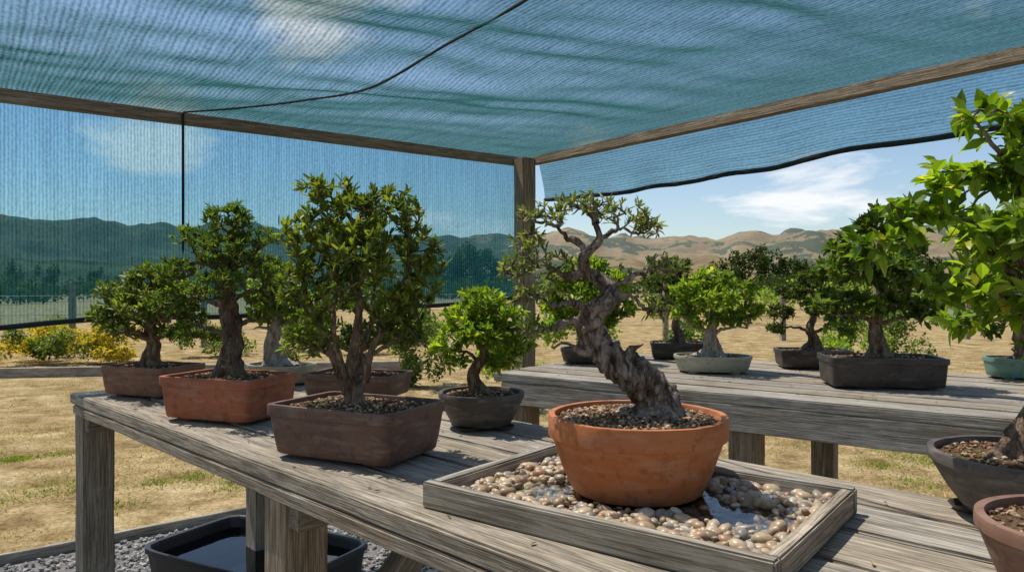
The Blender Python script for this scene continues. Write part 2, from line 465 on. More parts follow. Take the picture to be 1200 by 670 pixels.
TL=table('wooden_table',(-1.573,2.61),-math.pi/4,3.7,.75,5,[.07,1.50,3.2],.03,braces=((1.60,),))
TB=table('wooden_table',(-.08,3.23),-math.atan2(.6,.8),3.7,1.2,8,[.12,1.10,2.2,3.3],.095)
mN,nt,out=newmat('rusty_nail'); princ(nt,out,(.09,.06,.045),.6)
V=[];F=[]
pw=(.75-.010*4)/5
for x in (.096+.025,1.55,3.25,.8):
    for i in range(5):
        for dy in(-.04,.04):
            cx,cy=x+random.uniform(-.006,.006),pw/2+i*(pw+.010)+dy; o=len(V)
            for k in range(8): V.append((cx+.004*math.cos(k*.785),cy+.004*math.sin(k*.785),HT+.0022))
            F.append(tuple(o+k for k in range(8)))
mesh_obj('nail_heads',V,F,mN,TL)
for T,L_,W_,n in ((TL,3.7,.75,170),(TB,3.7,1.2,200)):
    P=np.column_stack([R.uniform(.05,L_-.1,n),R.uniform(.02,W_-.02,n),np.full(n,HT+.003)])
    a=R.uniform(0,6.28,n)
    V,F=leaf_arrays(P,unit(np.column_stack([np.cos(a),np.sin(a),R.uniform(-.02,.12,n)])),unit(R.normal(0,.15,(n,3))+np.array([0,0,1])),R.uniform(.007,.02,n),R.uniform(.003,.009,n),'s')
    mesh_obj('fallen_leaves',V,F,LITTER,T)

# ---------------------------------------------------------------- shade structure
Pp=np.array([.073,4.2]); dl=np.array([-.799,-.601]); dr=np.array([.601,-.799])
ZB=H+.728
S=empty('shade_structure',(Pp[0],Pp[1],0),math.atan2(dl[1],dl[0]))
SL=4.7;SR=4.7
boxboard('corner_post',ZB,.092,.092,WOODP,S,(0,0,ZB/2),rot=UPR,bev=.006)
boxboard('left_post',ZB,.1,.1,WOODP,S,(SL,0,ZB/2),rot=UPR,bev=.006)
boxboard('right_post',ZB,.1,.1,WOODP,S,(0,SR,ZB/2),rot=UPR,bev=.006)
boxboard('near_post',ZB,.1,.1,WOODP,S,(SL,SR,ZB/2),rot=UPR,bev=.006)
boxboard('left_beam',SL,.045,.048,WOODP,S,(SL/2,-.072,ZB-.008))
boxboard('right_beam',SR,.045,.046,WOODP,S,(-.072,SR/2,ZB-.007),math.pi/2)
boxboard('near_beam_1',SL,.05,.07,WOODP,S,(SL/2,SR+.08,ZB-.025))
boxboard('near_beam_2',SR,.05,.07,WOODP,S,(SL+.08,SR/2,ZB-.025),math.pi/2)

def cloth_mat(name,col,ta,tb,period,streak=(3,90),tint=(1,1,1),con=.9,wt=.55):
    """woven shade cloth: open area seen depends on angle of incidence (thick tapes)"""
    m,nt,out=newmat(name)
    tc=nt.nodes.new('ShaderNodeTexCoord')
    def mp(s):
        x=nt.nodes.new('ShaderNodeMapping'); x.inputs['Scale'].default_value=s; nt.links.new(tc.outputs['UV'],x.inputs[0]); return x.outputs[0]
    w=nt.nodes.new('ShaderNodeTexWave'); w.wave_type='BANDS'; w.bands_direction='Y'; w.inputs['Scale'].default_value=1/period/3.18
    w.inputs['Distortion'].default_value=.9; w.inputs['Detail'].default_value=1; w.inputs['Detail Scale'].default_value=1.2
    nt.links.new(mp((1,1,1)),w.inputs['Vector'])
    s1=noi(nt,mp((streak[0],streak[1],1)),1.0,3,.75)
    s2=noi(nt,mp((streak[1]*1.3,streak[1]*2.0,1)),1.0,1,.7)
    f=mathn(nt,'MULTIPLY',w.outputs['Fac'],wt)
    f=mathn(nt,'ADD',f,mathn(nt,'MULTIPLY',ramp(nt,s1,[(.38,0.),(.62,1.)]),(1-wt)*.5))
    f=mathn(nt,'ADD',f,mathn(nt,'MULTIPLY',ramp(nt,s2,[(.40,0.),(.62,1.)]),(1-wt)*.5))
    lw=nt.nodes.new('ShaderNodeLayerWeight'); lw.inputs[0].default_value=.5
    cosv=mathn(nt,'SUBTRACT',1.0,lw.outputs['Facing'])
    T=mathn(nt,'MAXIMUM',mathn(nt,'MULTIPLY_ADD',cosv,tb,c=ta),.04)
    k=mathn(nt,'MULTIPLY_ADD',f,con,c=1-con*.45)
    T=mathn(nt,'MULTIPLY',T,k,clamp=True)
    cc=mathn(nt,'MULTIPLY_ADD',f,1.7,c=.15)
    c=mixc(nt,1.0,col,cc,'MULTIPLY')
    d=nt.nodes.new('ShaderNodeBsdfDiffuse'); nt.links.new(c,d.inputs[0])
    t=nt.nodes.new('ShaderNodeBsdfTranslucent'); nt.links.new(c,t.inputs[0])
    dm=nt.nodes.new('ShaderNodeMixShader'); dm.inputs[0].default_value=.6
    nt.links.new(d.outputs[0],dm.inputs[1]); nt.links.new(t.outputs[0],dm.inputs[2])
    tr=nt.nodes.new('ShaderNodeBsdfTransparent'); tr.inputs[0].default_value=(*tint,1)
    mx=nt.nodes.new('ShaderNodeMixShader'); nt.links.new(T,mx.inputs[0])
    nt.links.new(dm.outputs[0],mx.inputs[1]); nt.links.new(tr.outputs[0],mx.inputs[2])
    nt.links.new(mx.outputs[0],out.inputs[0]); return m
CL_ROOF=cloth_mat('shade_cloth_roof',(.020,.100,.088),-.10,1.28,.016,(2.5,45),con=1.0,wt=.42)
CL_WALL=cloth_mat('shade_cloth_wall',(.02,.11,.13),.10,.44,.0125,(2,45),(.60,.88,1),.7,.5)
CL_VAL=cloth_mat('shade_cloth_valance',(.06,.24,.25),.06,.46,.013,(2,45),(.75,.95,1),.8,.5)
mH,nt,out=newmat('black_hem'); princ(nt,out,(.012,.02,.022),.7)
HEM=mH
def grid_cloth(name,nu,nv,fn,uvfn,mat,parent):
    V=[];F=[];UV=[]
    for j in range(nv+1):
        for i in range(nu+1):
            V.append(fn(i/nu,j/nv)); UV.append(uvfn(i/nu,j/nv))
    for j in range(nv):
        for i in range(nu):
            a=j*(nu+1)+i; F.append((a,a+1,a+nu+2,a+nu+1))
    ob=mesh_obj(name,V,F,mat,parent,smooth=True)
    uv=ob.data.uv_layers.new(name='UVMap')
    for l in ob.data.loops: uv.data[l.index].uv=UV[l.vertex_index]
    return ob
def roofz(x,y):
    ex=min(x,SL-x)/.8; ey=min(y,SR-y)/.8
    e=max(0,min(1,ex,ey))
    z=ZB+.022+e*(.055*noise.noise(Vector((x*.7,y*1.8,0)))+.024*noise.noise(Vector((x*2.5,y*7+x*2,4)))) -.02*e
    return z
grid_cloth('roof_cloth',140,160,lambda u,v:(-.13+u*(SL+.26),-.13+v*(SR+.26),roofz(-.13+u*(SL+.26),-.13+v*(SR+.26))),lambda u,v:(v*4.9,u*4.9),CL_ROOF,S)
def wall(u,v):
    x=u*SL; zb=H-.07-.03*x
    zb-=.02*math.sin(x*3)**2
    z=ZB-.0+(zb-ZB)*v
    y=-.100+.02*noise.noise(Vector((x*3,v*.8,0)))*v+.010*math.sin(x*26)*v*(.5+.5*noise.noise(Vector((x*2,0,9))))
    return (x,y,z)
grid_cloth('left_wall_cloth',240,20,wall,lambda u,v:(v*.9,u*SL),CL_WALL,S)
def val(u,v):
    y=u*SR; drop=.225+.02*math.sin(y*2.1)+.015*noise.noise(Vector((y*3,0,5)))
    x=-.100-.05*v+.02*noise.noise(Vector((y*5,v,2)))*v
    return (x,y,ZB-drop*v)
grid_cloth('valance_cloth',200,8,val,lambda u,v:(u*SR,v*.25),CL_VAL,S)
V=[];F=[]; tube(V,F,np.array([[*wall(i/120,1.0),.011] for i in range(121)]),8,.1); mesh_obj('wall_hem',V,F,HEM,S)
V=[];F=[]; tube(V,F,np.array([[*val(i/120,1.0),.011] for i in range(121)]),8,.1); mesh_obj('valance_hem',V,F,HEM,S)
def toloc(x,y):
    d=np.array([x,y])-Pp; return float(d@dl),float(d@dr)
pts=[]
for (x,y) in [(-1.40,3.13),(-1.1,3.0),(-.8,2.84),(-.5,2.60),(-.2,2.25),(.02,1.88),(.3,1.4),(.6,.9),(.9,.45)]:
    a,b=toloc(x,y); pts.append([a,b,min(roofz(a,b)-.008,ZB+.012),.0045])
V=[];F=[]; tube(V,F,catmull(pts,.05),6,.2); mesh_obj('roof_seam',V,F,HEM,S)
a,b=toloc(-1.40,3.13)
pts=[[a,-.045,ZB+.01-.115*i,.0055] for i in range(6)]
V=[];F=[]; tube(V,F,np.array(pts),6,.1); mesh_obj('strap',V,F,HEM,S)
# ---------------------------------------------------------------- ground etc
def ground_mat():
    m,nt,out=newmat('dry_ground'); v=coords(nt,'Object')
    a=noi(nt,v,.35,4,.6); b=noi(nt,v,3.2,5,.72); c3=noi(nt,v,38,4,.75)
    c=ramp(nt,b,[(.34,(.18,.12,.055)),(.5,(.37,.27,.135)),(.66,(.55,.43,.24))])
    g=noi(nt,v,1.1,4,.65)
    c=mixc(nt,mathn(nt,'MULTIPLY',ramp(nt,g,[(.54,0.),(.66,1.)]),.4),c,(.19,.19,.06))
    c=mixc(nt,.8,c,ramp(nt,c3,[(.32,(.42,.40,.36)),(.6,(1.2,1.2,1.2))]),'MULTIPLY')
    c=mixc(nt,mathn(nt,'MULTIPLY',ramp(nt,a,[(.48,0.),(.66,1.)]),.4),c,(.26,.17,.085))
    diff(nt,out,c,bump(nt,c3,.9,.02)); return m
V=[(0,0,0)];F=[]
rad=[1,2,3,4,5,6,8,10,13,17,22,30,45,70,120,250,600,1500,3500]
NA=72
for r in rad:
    for k in range(NA):
        V.append((r*math.cos(2*math.pi*k/NA),r*math.sin(2*math.pi*k/NA),0))
for k in range(NA): F.append((0,1+k,1+(k+1)%NA))
for i in range(len(rad)-1):
    for k in range(NA):
        p=1+i*NA+k;q=1+i*NA+(k+1)%NA;F.append((p,p+NA,q+NA,q))
mesh_obj('ground',V,F,ground_mat())
gp=[(-5.2,.79),(-1.0,4.32),(2.6,.7),(1.0,-2.6),(-3.0,-2.6)]
mG,nt,out=newmat('gravel_base'); v=coords(nt,'Object'); a=noi(nt,v,90,3,.7)
diff(nt,out,ramp(nt,a,[(.3,(.07,.065,.06)),(.55,(.22,.21,.2)),(.75,(.36,.35,.33))]),bump(nt,a,1,.01))
GB=mesh_obj('gravel_bed',[(x,y,.006) for x,y in gp],[tuple(reversed(range(5)))],mG)
ex=np.array([.765,.644])
pts=R.uniform([-3.2,1.4],[.6,4.5],(30000,2))
e0=np.array([-1.0,4.32]); rel=pts-e0; side=rel[:,0]*ex[1]-rel[:,1]*ex[0]
ins=(side>.02)&((pts.sum(1))<3.25)
pts=pts[ins][:12000]
stones('gravel',np.column_stack([pts,R.uniform(.006,.016,len(pts))]),R.uniform(.006,.015,len(pts)),GRAV,1,GB,tilt=.5,smooth=False,rough=.12,zr=(.6,.85))
boxboard('timber_edging',5.0,.03,.06,WOOD,None,(-1.0-2.5*.765-.02,4.32-2.5*.644+.02,.022),math.atan2(.644,.765))
boxboard('timber_edging',16,.12,.14,WOOD,None,(-9.2,9.6,.06),.18)

def blades(name,P,h,w,mat,lean=.6):
    n=len(P); a=R.uniform(0,6.28,n); L=R.normal(0,lean,(n,2))*h[:,None]
    dx=np.cos(a)*w;dy=np.sin(a)*w
    z=np.zeros(n)
    v0=np.column_stack([P[:,0]-dx,P[:,1]-dy,z]);v1=np.column_stack([P[:,0]+dx,P[:,1]+dy,z]);v2=np.column_stack([P[:,0]+L[:,0],P[:,1]+L[:,1],h])
    V=np.stack([v0,v1,v2],1).reshape(-1,3); F=np.arange(3*n).reshape(-1,3)
    return mesh_obj(name,V,F,mat)
GDRY=leaf_mat('dry_blades',(.24,.17,.08),(.43,.33,.17),(.60,.50,.30),.2,.8,True)
GGR=leaf_mat('green_blades',(.11,.15,.03),(.20,.25,.05),(.33,.35,.09),.3,.7,True)
def wedge(n,r0,r1,a0,a1):
    r=np.sqrt(R.uniform(r0*r0,r1*r1,n)); a=R.uniform(math.radians(a0),math.radians(a1),n)
    return np.column_stack([r*np.sin(a),r*np.cos(a)])
def notgravel(p):
    rel=p-e0; side=rel[:,0]*ex[1]-rel[:,1]*ex[0]
    return p[~((side>-.05)&(p.sum(1)<3.35))]
P=notgravel(np.vstack([wedge(80000,3.0,8,-42,42),wedge(40000,8,16,-40,40)]))
nz=np.array([noise.noise(Vector((x*1.3,y*1.3,0)))+.5*noise.noise(Vector((x*5,y*5,3))) for x,y in P])
P=P[nz+R.normal(0,.15,len(P))>-.02]
dP=np.linalg.norm(P,axis=1)
blades('dry_grass',P,R.uniform(.005,.028,len(P)),R.uniform(.001,.003,len(P))*(.6+dP*.12),GDRY,1.1)
tc=[(-1.75,5.0),(-1.6,4.75),(-2.2,4.6),(-2.7,4.3),(-1.95,5.4),(2.6,5.0),(2.9,5.1),(1.7,6.0),(.6,6.5),(-2.9,6.6),(-.8,6.0),(3.4,6.6),(-3.6,5.4)]
tc=[(x+R.normal(0,.15),y+R.normal(0,.2)) for x,y in tc for _ in range(3)]
PG=np.vstack([R.normal(0,1,(int(R.uniform(120,380)),2))*np.array([.12,.12])*R.uniform(.4,1.3)+np.array(c) for c in tc])
PW=wedge(36000,4,15,-38,38)
nz=np.array([noise.noise(Vector((x*.9,y*.9,7)))+.4*noise.noise(Vector((x*4,y*4,3))) for x,y in PW])
PG=notgravel(np.vstack([PG,PW[nz>.36]]))
blades('green_grass',PG,R.uniform(.006,.030,len(PG)),R.uniform(.002,.005,len(PG)),GGR,1.0)

# hills
def hill_mat():
    m,nt,out=newmat('hill_grass_haze'); v=coords(nt,'Object')
    b=noi(nt,v,.022,6,.68); a=noi(nt,v,.009,3,.6)
    c=ramp(nt,b,[(.3,(.10,.072,.034)),(.5,(.23,.165,.075)),(.7,(.34,.25,.13))])
    sx=nt.nodes.new('ShaderNodeSeparateXYZ'); nt.links.new(v,sx.inputs[0])
    lf=mathn(nt,'MULTIPLY_ADD',sx.outputs[0],-.0022,c=.12,clamp=True)
    q=mathn(nt,'ADD',mathn(nt,'MULTIPLY',b,.65),mathn(nt,'MULTIPLY',a,.35))
    tf=ramp(nt,mathn(nt,'ADD',q,mathn(nt,'MULTIPLY',lf,.4)),[(.515,0.),(.535,.95)])
    c=mixc(nt,tf,c,ramp(nt,b,[(.4,(.018,.032,.012)),(.6,(.055,.07,.028))]))
    haze=mathn(nt,'MULTIPLY',sx.outputs[1],.00016,clamp=True)
    c=mixc(nt,haze,c,(.34,.42,.52))  # aerial haze painted into the base colour, bluer with distance
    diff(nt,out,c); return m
V=[];F=[]
azs=np.linspace(-80,80,401); rs_=np.concatenate([np.linspace(160,420,26),np.linspace(440,1100,44)])
def prof(az,r):
    n=lambda s,o:noise.noise(Vector((az*s,o,0)))
    e2=(57+12*n(.11,1)+7*n(.35,2)+3*n(1.1,3))/860
    e1=(30+28*n(.09,7)+9*n(.3,8))/860
    px=math.tan(math.radians(max(-60,min(60,az))))
    if px<-.3: e2+=.008
    h2=e2*880*math.exp(-((r-880)/190)**2); h1=max(0,e1)*400*math.exp(-((r-400)/95)**2)
    x=r*math.sin(math.radians(az)); y=r*math.cos(math.radians(az))
    d=(noise.noise(Vector((x*.012,y*.012,0)))*.28+noise.noise(Vector((x*.035,y*.035,0)))*.16)
    return max(h1,h2)*(1+d)*(1 if abs(az)<70 else .6)-.5
for r in rs_:
    for az in azs:
        V.append((r*math.sin(math.radians(az)),r*math.cos(math.radians(az)),prof(az,r)))
n=len(azs)
for j in range(len(rs_)-1):
    for i in range(n-1):
        a=j*n+i;F.append((a,a+1,a+n+1,a+n))
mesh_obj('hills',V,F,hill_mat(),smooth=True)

def bushmass(name,items,mat,parent=None):
    Ps=[];Ls=[]
    for (x,y,z0,rx,rz,n,lf) in items:
        sub=[(x+R.normal(0,rx*.45),y+R.normal(0,rx*.45),z0+rz*R.uniform(.35,1.55),rx*R.uniform(.3,.55),rz*R.uniform(.3,.5)) for _ in range(9)]
        for s in sub:
            d=unit(R.normal(size=(n//9,3))); k=R.uniform(.5,1,(n//9,1))
            p=np.array(s[:3])+d*k*np.array([s[3],s[3],s[4]]); p[:,2]=np.maximum(p[:,2],.02)
            Ps.append(p); Ls.append(np.full(len(p),lf))
    P=np.vstack(Ps);L=np.concatenate(Ls)*R.uniform(.6,1.3,len(P)); n=len(P)
    V,F=leaf_arrays(P,unit(R.normal(size=(n,3))+np.array([0,0,.3])),unit(R.normal(0,.6,(n,3))+np.array([0,0,1])),L,L*.6,'s')
    return mesh_obj(name,V,F,mat,parent)
items=[]
for k in range(320):
    az=math.radians(R.uniform(-42,42)); r=R.uniform(55,125)
    hgt=R.uniform(.8,2.8)
    items.append((r*math.sin(az),r*math.cos(az),0,hgt*1.2,hgt*.5,180,.34))
for px,dist,hgt in [(852,90,4.4),(866,92,5.4),(880,95,6.2),(892,90,5.6),(903,93,6.2),(916,92,5.2),(928,98,5.6),(942,95,4.8),(840,98,3.4),(960,100,4.4),(975,98,4.6),(1010,100,5.2),(1040,98,5.6),(1090,90,5),(1140,95,6),
                    (522,80,4.5),(534,80,5.2),(546,84,6.2),(558,82,5.4),(570,84,5.5),(582,84,4.8),(510,88,4),(60,110,5),(110,112,4),(20,110,5),(160,120,4),(700,110,3.8),(730,110,4.4),(760,110,4.6),(790,108,4)]:
    a=(px-600)/860; items.append((dist*a,dist,0,hgt*.26,hgt*.56,700,.42))
bushmass('distant_trees',items,L_FAR)
items=[]
for k in range(34):
    x=6+k*.62+R.normal(0,.3); y=28+R.normal(0,1.8); items.append((x,y,0,.9,R.uniform(.5,.9),360,.14))
bushmass('hedge',items,L_LIME)
for (x,y,s,m) in [(-8.3,11.3,.6,L_YEL),(-7.3,11.6,.5,L_OLIVE),(-6.6,11.9,.55,L_YEL),(-9.4,12,.6,L_OLIVE),(-7.9,12.3,.6,L_YEL),(-5.2,13.2,.55,L_OLIVE),(-3.9,14.5,.6,L_MID),(-2.7,13.5,.5,L_DARK)]:
    bushmass('shrub',[(x,y,0,s,s*.66,1700,.075)],m)
for (x,y,s,m) in [(.0,7.6,.45,L_LIME),(.9,8.4,.5,L_LIME),(1.9,8.0,.42,L_MID),(-1.2,9,.45,L_MID),(4.3,9.5,.45,L_LIME),(5.4,10.4,.5,L_MID)]:
    bushmass('shrub',[(x,y,0,s,s*1.2,3000,.055)],m)
FN=empty('wire_fence',(0,0,0))
line=[(-15,11.6),(-1.9,16.6),(6.2,16.8),(22,18.5)]
posts=[]
for a,b in zip(line[:-1],line[1:]):
    a=np.array(a);b=np.array(b);m=int(np.linalg.norm(b-a)/2.1)
    for k in range(m): posts.append(a+(b-a)*k/m)
for i,p in enumerate(posts):
    boxboard(f'fence_post_{i+1}',1.3,.11,.11,WOODP,FN,(p[0],p[1],.64),rot=(0,math.pi/2,.3),bev=.01)
mW,nt,out=newmat('fence_wire'); princ(nt,out,(.2,.19,.18),.5)
for z in (.35,.7,1.06):
    V=[];F=[]; tube(V,F,np.array([[p[0],p[1],z,.007] for p in posts]),5,0); mesh_obj('wire',V,F,mW,FN)

# ---------------------------------------------------------------- tub
TU=empty('black_water_tub',(-1.02,2.93,0),math.radians(-28))
mB,nt,out=newmat('black_plastic'); princ(nt,out,(.018,.019,.022),.42,None,.5)
def tub(a,b,h):
    N=64;e=9;V=[];F=[]
    th=np.arange(N)*2*math.pi/N+.01
    rr=1/((np.abs(np.cos(th))/a)**e+(np.abs(np.sin(th))/b)**e)**(1/e)
    pr=[(.90,.012),(.97,h-.03),(.975,h-.02),(1.0,h-.02),(1.0,h),(.985,h+.003),(.95,h),(.94,h-.01),(.88,.03)]
    for f,z in pr:
        for t,r in zip(th,rr): V.append((math.cos(t)*r*f,math.sin(t)*r*f,z))
    for i in range(len(pr)-1):
        for k in range(N): p=i*N+k;q=i*N+(k+1)%N;F.append((p,q,q+N,p+N))
    F.append(tuple(range(N))); F.append(tuple(reversed(range((len(pr)-1)*N,len(pr)*N))))
    mesh_obj('tub',V,F,mB,TU,smooth=False)
    V=[(math.cos(t)*r*.93,math.sin(t)*r*.93,h-.045) for t,r in zip(th,rr)]
    return mesh_obj('water_surface',V,[tuple(range(N))],None,TU)
def water_mat(name,tint,rip,ior=1.45,bs=.12):
    m,nt,out=newmat(name); v=coords(nt,'Object'); n=noi(nt,v,rip,2,.5)
    b=bump(nt,n,bs,.006)
    g=nt.nodes.new('ShaderNodeBsdfGlossy'); g.inputs['Roughness'].default_value=.03; nt.links.new(b,g.inputs['Normal'])
    t=nt.nodes.new('ShaderNodeBsdfTransparent'); t.inputs[0].default_value=(*tint,1)
    f=nt.nodes.new('ShaderNodeFresnel'); f.inputs[0].default_value=ior; nt.links.new(b,f.inputs['Normal'])
    mx=nt.nodes.new('ShaderNodeMixShader'); nt.links.new(f.outputs[0],mx.inputs[0]); nt.links.new(t.outputs[0],mx.inputs[1]); nt.links.new(g.outputs[0],mx.inputs[2])
    nt.links.new(mx.outputs[0],out.inputs[0]); return m
ws=tub(.40,.25,.22); ws.data.materials.append(water_mat('tub_water',(.35,.45,.5),12))

# ---------------------------------------------------------------- tray with pebbles
ang=math.atan2(-.61,.79)
TR=empty('wooden_tray',(.2105,1.2415,HT),ang)
tl,tw,fw,fh=.60,.42,.022,.044
boxboard('tray_base',tl-.01,tw-.01,.008,WOODP,TR,(0,0,.005))
boxboard('front_side',tl,fw,fh,WOOD,TR,(0,-tw/2+fw/2,fh/2+.001))
boxboard('back_side',tl,fw,fh,WOOD,TR,(0,tw/2-fw/2,fh/2+.001))
boxboard('left_side',tw-2*fw-.001,fw,fh-.002,WOOD,TR,(-tl/2+fw/2,0,fh/2+.001),math.pi/2)
boxboard('right_side',tw-2*fw-.001,fw,fh-.002,WOOD,TR,(tl/2-fw/2,0,fh/2+.001),math.pi/2)
ix,iy=tl/2-fw-.008,tw/2-fw-.008
def puddle(x,y):
    d=np.minimum(np.hypot((x-.175)/.095,(y-.010)/.072),np.hypot((x+.140)/.072,(y+.055)/.065))
    d=np.minimum(d,np.hypot((x+.01)/.17,(y-.03)/.14)+.12)
    return np.clip(1.25-d,0,1)
g=.0140
gx,gy=np.meshgrid(np.arange(-ix,ix,g),np.arange(-iy,iy,g*.9))
layers=[]
for L,(z0) in enumerate((.013,.019,.026)):
    x=(gx+R.normal(0,.0045,gx.shape)+L*.006).ravel(); y=(gy+R.normal(0,.0045,gx.shape)+L*.005).ravel()
    x=np.clip(x,-ix,ix); y=np.clip(y,-iy,iy)
    p=puddle(x,y); keep=np.ones(len(x),bool)
    if L: keep=(p<.25+R.uniform(-.2,.2,len(x)))
    if L==2: keep&=R.uniform(size=len(x))<.75
    pd=np.hypot(x+.025,y-.048)
    keep&=(pd>.112)|(L==0)
    z=z0+R.normal(0,.0022,len(x))-p*.0055
    layers.append(np.column_stack([x,y,z])[keep])
C=np.vstack(layers); s=R.gamma(8,.0095/8,len(C)).clip(.0055,.0165)
stones('pebbles',C,s,PEB,2,None,(.2105,1.2415,HT),ang,.35)
W=mesh_obj('water',[(-ix,-iy,0.0205),(ix,-iy,.0205),(ix,iy,.0205),(-ix,iy,.0205)],[(0,1,2,3)],water_mat('puddle_water',(.80,.86,.86),22,1.6,.28),None,(.2105,1.2415,HT),ang)

# ---------------------------------------------------------------- main pot + tree
pot('terracotta_pot',(.22,1.295,HT+.022),0,.156,.156,.133,TERRA,'round',.735,.036,.045,.012,False,seed=3,chips=1100)
T0=[( .042,0,-.02,.044),(.038,.0,.012,.039),(.024,.0,.045,.034),(-.004,-.012,.074,.030),(-.036,-.008,.098,.0265),(-.064,.008,.128,.0235),(-.084,.010,.158,.0205),(-.076,-.004,.186,.018),(-.046,-.008,.208,.0155),(-.054,.008,.236,.013),(-.088,.010,.256,.0115),(-.092,-.002,.284,.0095),(-.066,0,.312,.007),(-.072,.003,.342,.0045)]
BR=[[(-.084,.010,.158,.010),(-.115,0,.170,.008),(-.15,-.01,.158,.0055),(-.19,-.01,.152,.002)],
    [(-.088,.010,.256,.008),(-.125,.0,.250,.0065),(-.155,.01,.268,.0045),(-.205,.01,.262,.002)],
    [(-.088,.0,.295,.006),(-.12,.01,.318,.005),(-.15,.0,.34,.0035),(-.185,0,.345,.0018)],
    [(-.066,0,.312,.006),(-.03,-.01,.332,.0045),(.0,-.01,.325,.0035),(.03,0,.34,.0018)],
    [(-.048,.0,.222,.008),(-.015,-.01,.246,.006),(.015,0,.256,.004),(.06,0,.272,.002)],
    [(-.046,-.008,.208,.008),(-.01,-.015,.214,.0055),(.012,-.01,.193,.0035),(.05,-.01,.188,.0012)],
    [(-.064,.008,.128,.008),(-.09,-.02,.115,.005),(-.125,-.03,.132,.003),(-.15,-.03,.125,.001)],
    [(-.076,-.004,.186,.008),(-.11,-.03,.202,.0055),(-.145,-.035,.20,.0035),(-.175,-.03,.212,.0018)],
    [(.045,0,.020,.020),(.075,-.02,.006,.014),(.100,-.035,-.008,.007)],
    [(.034,0,.018,.020),(.0,-.03,.008,.013),(-.030,-.048,-.006,.006)],
    [(.044,0,.018,.020),(.049,-.04,.007,.014),(.056,-.070,-.008,.006)],
    [(.034,0,.018,.018),(-.010,.01,.008,.012),(-.042,.02,-.008,.006)],
    [(-.034,-.008,.098,.009),(-.008,-.025,.122,.0045),(.006,-.03,.132,.001)]]
CLm=[(-.155,0,.358,.055,.020),(-.09,.01,.376,.055,.020),(-.03,-.01,.362,.05,.022),(.015,0,.340,.04,.02),(-.19,0,.310,.045,.020),(-.21,.01,.262,.045,.024),(-.15,-.02,.272,.035,.018),(.05,0,.270,.045,.024),(-.185,-.01,.158,.045,.022),(.035,-.01,.193,.035,.02),(-.17,-.03,.215,.035,.018),(-.145,.03,.232,.03,.018),(-.20,-.02,.21,.03,.018)]
grow('bonsai_tree',(.22,1.295,HT+.022+.126),T0,BR,CLm,300,L_GREY,B_MAIN,(.0165,.0052),'n',7,.9,.35,seed=4,rt=.0010,step=.013,
     trunk_kw=dict(sides=48,rough=.34,lobes=4,twist=30,freq=95,flare=.35,flareh=.02,lobamp=.22),inner=False,stepn=.0055,shell=.15,brough=.55,nstr=8)

# ---------------------------------------------------------------- other bonsai on near table
def P3(x,y,z=0): return (x,y,HT+.001+z)
pot('bonsai_pot',P3(-.348,1.655),math.radians(-26),.168,.118,.118,BROWN,'rect',.86,.024,.04,seed=5,chips=700)
T5=[(0,0,-.01,.020),(-.003,0,.03,.016),(-.008,0,.08,.013),(0,0,.14,.011),(.01,0,.22,.009),(0,0,.32,.0065),(.0,0,.42,.004)]
B5=[[(0,0,.015,.011),(.025,-.01,.06,.009),(.04,-.015,.12,.008),(.075,-.01,.2,.0065),(.11,0,.28,.005),(.13,0,.36,.003)],
    [(0,0,.01,.011),(-.03,.01,.05,.009),(-.05,.01,.11,.008),(-.08,0,.18,.0065),(-.11,0,.26,.005),(-.12,0,.32,.003)],
    [(-.005,0,.07,.008),(.01,.04,.13,.007),(.03,.07,.22,.005),(.03,.08,.32,.003)],
    [(-.05,.01,.11,.006),(-.1,-.01,.14,.004),(-.15,0,.16,.002)],[(.04,-.015,.12,.006),(.1,0,.15,.004),(.15,0,.18,.002)],
    [(-.003,-.005,.03,.008),(-.02,-.04,.1,.007),(-.03,-.06,.18,.005),(-.02,-.07,.3,.003)]]
C5=[(-.06,0,.465,.07,.06),(.07,0,.44,.08,.065),(.0,.0,.41,.085,.07),(.14,0,.35,.055,.06),(-.105,0,.37,.07,.06),(.15,0,.26,.055,.05),(-.12,0,.27,.06,.055),(.02,-.07,.34,.075,.07),(0,.07,.33,.09,.08),(.1,-.04,.22,.06,.05),(-.09,-.03,.17,.06,.045),(.12,.0,.165,.055,.04),(-.12,.02,.13,.05,.035),(-.03,-.06,.25,.055,.05),(.155,.01,.31,.055,.05)]
grow('bonsai_tree',P3(-.355,1.655,.108),T5,B5,C5,680,L_OLIVE,B_BROWN,(.025,.0088),'n',9,.75,.45,seed=8,rt=.0007,step=.02,shell=.35)
pot('bonsai_pot',P3(-.815,2.12),math.radians(-20),.158,.115,.125,TERRA2,'rect',.88,.026,.04,seed=6,chips=400)
T2=[(0,0,-.01,.036),(.0,0,.04,.030),(.005,0,.1,.027),(.0,0,.17,.025),(-.015,0,.25,.020),(0,0,.33,.014),(.0,0,.42,.007)]
def sidebr(z,dx,dy,r=.009,up=.03): return [(0,0,z,r),(dx*.4,dy*.4,z+up*.8,r*.75),(dx*.75,dy*.75,z+up,r*.5),(dx,dy,z+up*.8,r*.25)]
B2=[sidebr(.12,-.16,-.02),sidebr(.14,.12,.02),sidebr(.2,-.18,.03),sidebr(.22,.13,-.03),sidebr(.3,-.14,0),sidebr(.31,.1,0),sidebr(.2,.0,-.12),sidebr(.24,0,.12)]
C2=[(-.01,0,.46,.08,.045),(-.10,0,.405,.07,.035),(.08,0,.40,.07,.035),(-.16,.02,.31,.07,.035),(.11,0,.31,.06,.04),(-.17,-.01,.215,.07,.035),(.1,-.01,.20,.06,.035),(-.12,-.03,.13,.07,.025),(.0,-.1,.27,.08,.045),(0,.1,.33,.09,.05),(0,-.03,.36,.09,.05),(.12,.03,.25,.05,.03)]
